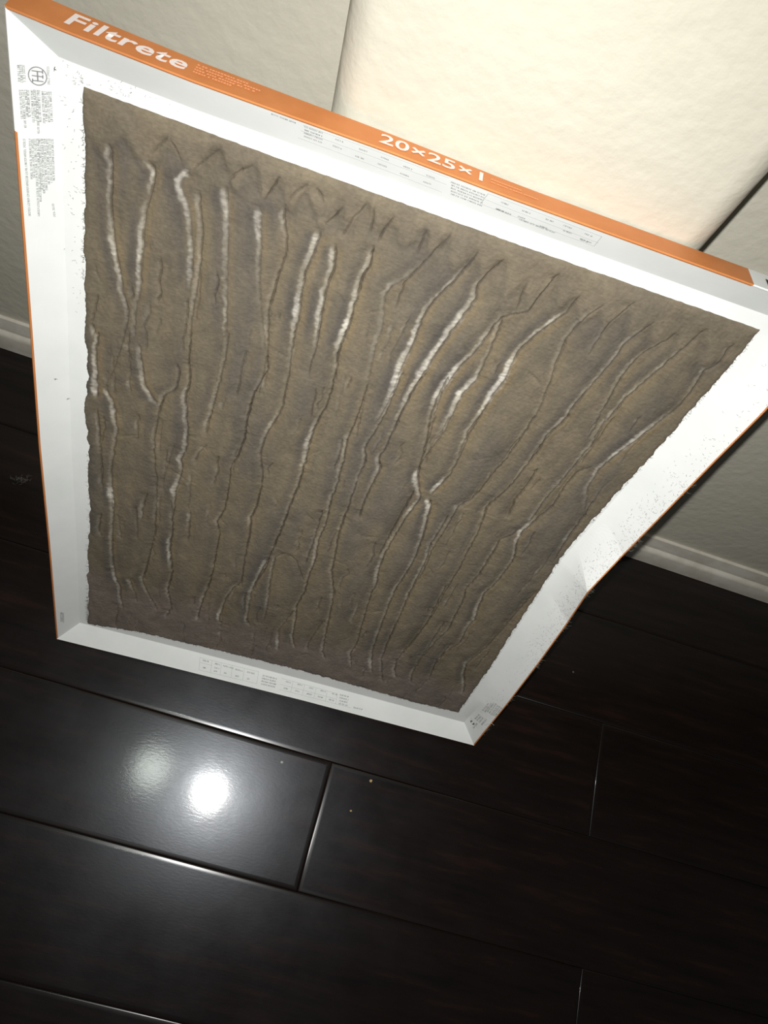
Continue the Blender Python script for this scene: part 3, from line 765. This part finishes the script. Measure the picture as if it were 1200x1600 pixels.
# small dark leaf-shaped mark near the foot of the right border
mb = MB()
cs, ct = 0.0335, 0.71
for r0, r1, a0, a1 in ((0.0016, 0.0030, 0.3, 2.6), (0.0016, 0.0030, 3.4, 5.7)):
    for k in range(8):
        b0, b1_ = a0 + (a1 - a0) * k / 8, a0 + (a1 - a0) * (k + 1) / 8
        mb.quad(disc_pt('right', cs, ct, r1, b0), disc_pt('right', cs, ct, r1, b1_), disc_pt('right', cs, ct, r0, b1_), disc_pt('right', cs, ct, r0, b0))
link('corner_mark', up_facing(mb.mesh('corner_mark')), M_BLACK, panels['right'], label='small dark round mark')

def lettering(name, body, u0, u1, q0, q1, m, label, shear=0.0, bold=0.0, spacing=1.0):
    """white lettering laid on the top edge: q is the distance back from the front edge"""
    cu = bpy.data.curves.new('lettering', 'FONT')
    cu.body = body; cu.size = 1.0; cu.shear = shear; cu.offset = bold; cu.space_character = spacing
    cu.resolution_u = 3
    tmp = bpy.data.objects.new('lettering', cu)
    COL.objects.link(tmp)
    dg = bpy.context.evaluated_depsgraph_get()
    me = bpy.data.meshes.new_from_object(tmp.evaluated_get(dg))
    bpy.data.objects.remove(tmp, do_unlink=True)
    co = np.empty(len(me.vertices) * 3); me.vertices.foreach_get('co', co); co = co.reshape(-1, 3)
    mn, mx = co.min(0), co.max(0)
    out = []
    for x, y, _ in co:
        u = u0 + (x - mn[0]) / (mx[0] - mn[0]) * (u1 - u0)
        q = q0 + (y - mn[1]) / (mx[1] - mn[1]) * (q1 - q0)
        p = rim('top', u, 0.0, -q)
        lift = swell(u, q)
        out.append((p[0], p[1] + lift + 0.0004, p[2]))
    me.vertices.foreach_set('co', np.array(out).ravel())
    me.update()
    me.materials.clear()
    return link(name, me, m, strips['top'], label=label)

lettering('brand_lettering', 'Filtrete', 0.0285, 0.0935, 0.0055, 0.0165, M_WINK, 'bold white brand lettering', shear=0.12, bold=0.022, spacing=1.06)
lettering('size_lettering', '20×25×1', 0.2035, 0.2655, 0.0055, 0.0160, M_WINK, 'white size lettering 20 x 25 x 1', bold=0.012, spacing=1.0)
lettering('edge_lettering', 'N', 0.4475, 0.4570, 0.0040, 0.0130, M_BLACK, 'black letter on the white end of the edge')

def edge_bar(mb, u0, u1, q0, q1):
    pts = []
    for u, q in ((u0, q0), (u1, q0), (u1, q1), (u0, q1)):
        p = rim('top', u, 0.0, -q)
        lift = swell(u, q)
        pts.append((p[0], p[1] + lift + 0.0004, p[2]))
    mb.quad(*pts)
mb = MB()
for r_, (qa, u_end) in enumerate(((0.0145, 0.1250), (0.0120, 0.1330), (0.0095, 0.1300), (0.0070, 0.1180))):
    u = 0.0975
    while u < u_end:
        wl = rnd.uniform(0.0008, 0.0015)
        edge_bar(mb, u, u + wl, qa, qa + 0.0013)
        u += wl + (0.0004 if rnd.random() < 0.8 else 0.0014)
link('edge_fine_print', mb.mesh('edge_fine_print'), M_PINK, strips['top'], kind='stuff', label='faint pale print after the brand lettering')
mb = MB()
for qa, ue in ((0.0120, 0.2890), (0.0085, 0.2990)):
    u = 0.2705
    while u < ue:
        wl = rnd.uniform(0.0008, 0.0016)
        edge_bar(mb, u, u + wl, qa, qa + 0.0009)
        u += wl + (0.0003 if rnd.random() < 0.8 else 0.001)
link('edge_fine_print', mb.mesh('edge_fine_print'), M_PINK, strips['top'], kind='stuff', label='two lines of tiny pale print after the size')

# ---- lint: loose fibres on the borders and the hairy rim of the dust
rnd = random.Random(8)
mb = MB()
def fibre(p, ang, ln, wd=0.00022, lift=0.0006, frame=None):
    """a short bent ribbon lying on the surface; frame gives in-plane axes and normal"""
    e1, e2, n = frame
    d1 = Vector(e1) * math.cos(ang) + Vector(e2) * math.sin(ang)
    bend = rnd.uniform(-0.7, 0.7)
    d2 = Vector(e1) * math.cos(ang + bend) + Vector(e2) * math.sin(ang + bend)
    n = Vector(n)
    a = Vector(p); b_ = a + d1 * ln / 2 + n * lift; c = b_ + d2 * ln / 2 - n * lift * 0.6
    s1, s2 = d1.cross(n).normalized() * wd / 2, d2.cross(n).normalized() * wd / 2
    k = len(mb.v)
    h = n * wd * 0.5
    mb.v += [a - s1, a + s1, b_ - s1, b_ + s1, c - s2 * .4, c + s2 * .4, a + h, b_ + h, c + h * .4]
    mb.f += [(k, k + 6, k + 7, k + 2), (k + 6, k + 1, k + 3, k + 7), (k + 2, k + 7, k + 8, k + 4), (k + 7, k + 3, k + 5, k + 8)]
    mb.m += [0] * 4
Lb = math.hypot(B1, D)
FR = {'right': ((0, 1, 0), (-B1 / Lb, 0, -D / Lb), (-D / Lb, 0, B1 / Lb)), 'left': ((0, 1, 0), (B1 / Lb, 0, -D / Lb), (D / Lb, 0, B1 / Lb)),
      'flat': ((1, 0, 0), (0, 1, 0), (0, 0, 1))}
for k in range(900):                                    # the right border, thickest along its outer edge and round the dent
    v = rnd.choice([rnd.gauss(0.36, 0.07), rnd.gauss(0.25, 0.05), rnd.uniform(0.03, 0.58), rnd.gauss(0.42, 0.05)])
    if not 0.03 < v < 0.60: continue
    t = min(0.98, abs(rnd.gauss(0, 0.45))) if rnd.random() < 0.6 else rnd.random()
    fibre(on_bevel('right', v, t, 0.0001), rnd.uniform(0, 6.28), rnd.uniform(0.0006, 0.0026), rnd.uniform(0.00012, 0.00026), 0.0003, FR['right'])
for k in range(70):                                     # tufts poking over the outer edge
    v = rnd.choice([0.335, 0.40, 0.27, 0.20, 0.12, 0.47, 0.05]) + rnd.gauss(0, 0.006)
    fibre(rim('right', v, 0.001, -0.001), rnd.uniform(2.2, 4.1), rnd.uniform(0.002, 0.006), 0.0003, 0.001, ((-1, 0, 0), (0, 1, 0), (0, 0, 1)))
for k in range(280):                                    # inner margins: stray hair along the rim of the dust
    v = rnd.choice([rnd.uniform(0.47, 0.60), rnd.uniform(0.03, 0.30), rnd.uniform(0.03, 0.08)])
    u = np.interp(v, ob_l[:, 1], ob_l[:, 0])
    fibre((u + 0.0006, v, -0.0148), math.pi + rnd.gauss(0, 0.6), rnd.uniform(0.001, 0.0042 if v < 0.3 else 0.003), 0.00022, 0.0006, FR['flat'])
for k in range(60):
    v = rnd.uniform(0.44, 0.60)
    fibre((rnd.gauss(0.0275, 0.003), v, -0.0157), math.pi + rnd.gauss(0, 0.8), rnd.uniform(0.0008, 0.002), 0.0002, 0.0003, FR['flat'])
for k in range(260):
    v = rnd.uniform(0.06, 0.59)
    u = np.interp(v, ob_r[:, 1], ob_r[:, 0])
    fibre((u - 0.0006, v, -0.0148), rnd.gauss(0, 0.7), rnd.uniform(0.001, 0.0028), 0.0002, 0.0006, FR['flat'])
for k in range(200):
    u = rnd.uniform(0.032, 0.46)
    v = np.interp(u, ob_b[:, 0], ob_b[:, 1])
    fibre((u, v + 0.0005, -0.0148), -math.pi / 2 + rnd.gauss(0, 0.7), rnd.uniform(0.0008, 0.0022), 0.0002, 0.0006, FR['flat'])
for k in range(40):
    fibre((rnd.gauss(0.05, 0.02), 0.5985 + rnd.uniform(-.002, .006), -0.0157), rnd.uniform(0, 6.28), rnd.uniform(0.0008, 0.002), 0.0002, 0.0003, FR['flat'])
for (s, t) in ((0.377, 0.62), (0.60, 0.9), (0.355, 0.95)):
    for k in range(5):
        fibre(on_bevel('left', s, t, 0.0001), rnd.uniform(0, 6.28), 0.0014, 0.0004, 0.0003, FR['left'])
link('lint', mb.mesh('lint'), M_LINT, filt, kind='stuff', label='grey fibres of lint caught on the cardboard border')

# a pale hair on the lower right corner
mb = MB()
pts = [on_bevel('right', 0.066 - 0.003 * k / 6, 0.62 - 0.72 * k / 6, 0.0006 + 0.0006 * math.sin(k / 6 * math.pi)) for k in range(7)]
for a, b_ in zip(pts[:-1], pts[1:]):
    o_ = Vector((0, 0.0002, 0)); h = Vector((0, 0, 0.0002))
    a, b_ = Vector(a), Vector(b_)
    mb.quad(a - o_, b_ - o_, b_ + h, a + h); mb.quad(a + h, b_ + h, b_ + o_, a + o_)
link('pale_hair', mb.mesh('pale_hair'), M_PALE, filt, label='single pale hair across the corner of the border')

# ------------------------------------------------------------------ crumbs and fluff on the floor
def crumb(name, loc, size, m, label, cat, seed, flat=0.6):
    bm = bmesh.new()
    bmesh.ops.create_icosphere(bm, subdivisions=2, radius=size)
    r = random.Random(seed)
    for v in bm.verts:
        v.co *= r.uniform(0.7, 1.25)
        v.co.z *= flat
    lo = min(v.co.z for v in bm.verts)
    bmesh.ops.translate(bm, vec=(0, 0, -lo), verts=bm.verts)
    me = bpy.data.meshes.new(name); bm.to_mesh(me); bm.free()
    ob = link(name, me, m, label=label, category=cat)
    ob.location = loc
    return ob
crumb('dust_crumb', (0.0608, 0.0577, 0.0003), 0.0016, M_PALE, 'tiny white crumb on dark plank right of the bright glare', 'crumb', 1)
crumb('dust_crumb', (0.1670, 0.0650, 0.0003), 0.0018, M_CRUMB, 'tan crumb on dark plank just past the bright plank end seam', 'crumb', 2)
crumb('dust_crumb', (0.1529, 0.0278, 0.0003), 0.0011, M_CRUMB, 'smallest brownish crumb right of the plank end seam', 'crumb', 3)
crumb('dust_crumb', (0.3952, 0.2641, 0.0003), 0.0012, M_LINT, 'tiny grey crumb on dark floor below the baseboard', 'crumb', 4)
mb = MB()
rnd = random.Random(3)
for k in range(60):
    fibre((rnd.gauss(0, 0.006), rnd.gauss(0, 0.0025), 0.0006 + abs(rnd.gauss(0, 0.001))), rnd.uniform(0, 6.28), rnd.uniform(0.0015, 0.005), 0.0003, 0.0005, FR['flat'])
tuft = link('lint_tuft', mb.mesh('lint_tuft'), M_LINT, label='wispy grey lint tuft on dark floor left of the filter', category='lint')
tuft.location = (-0.3435, 0.2881, 0.0004)
tuft.rotation_euler = (0, 0, 0.5)
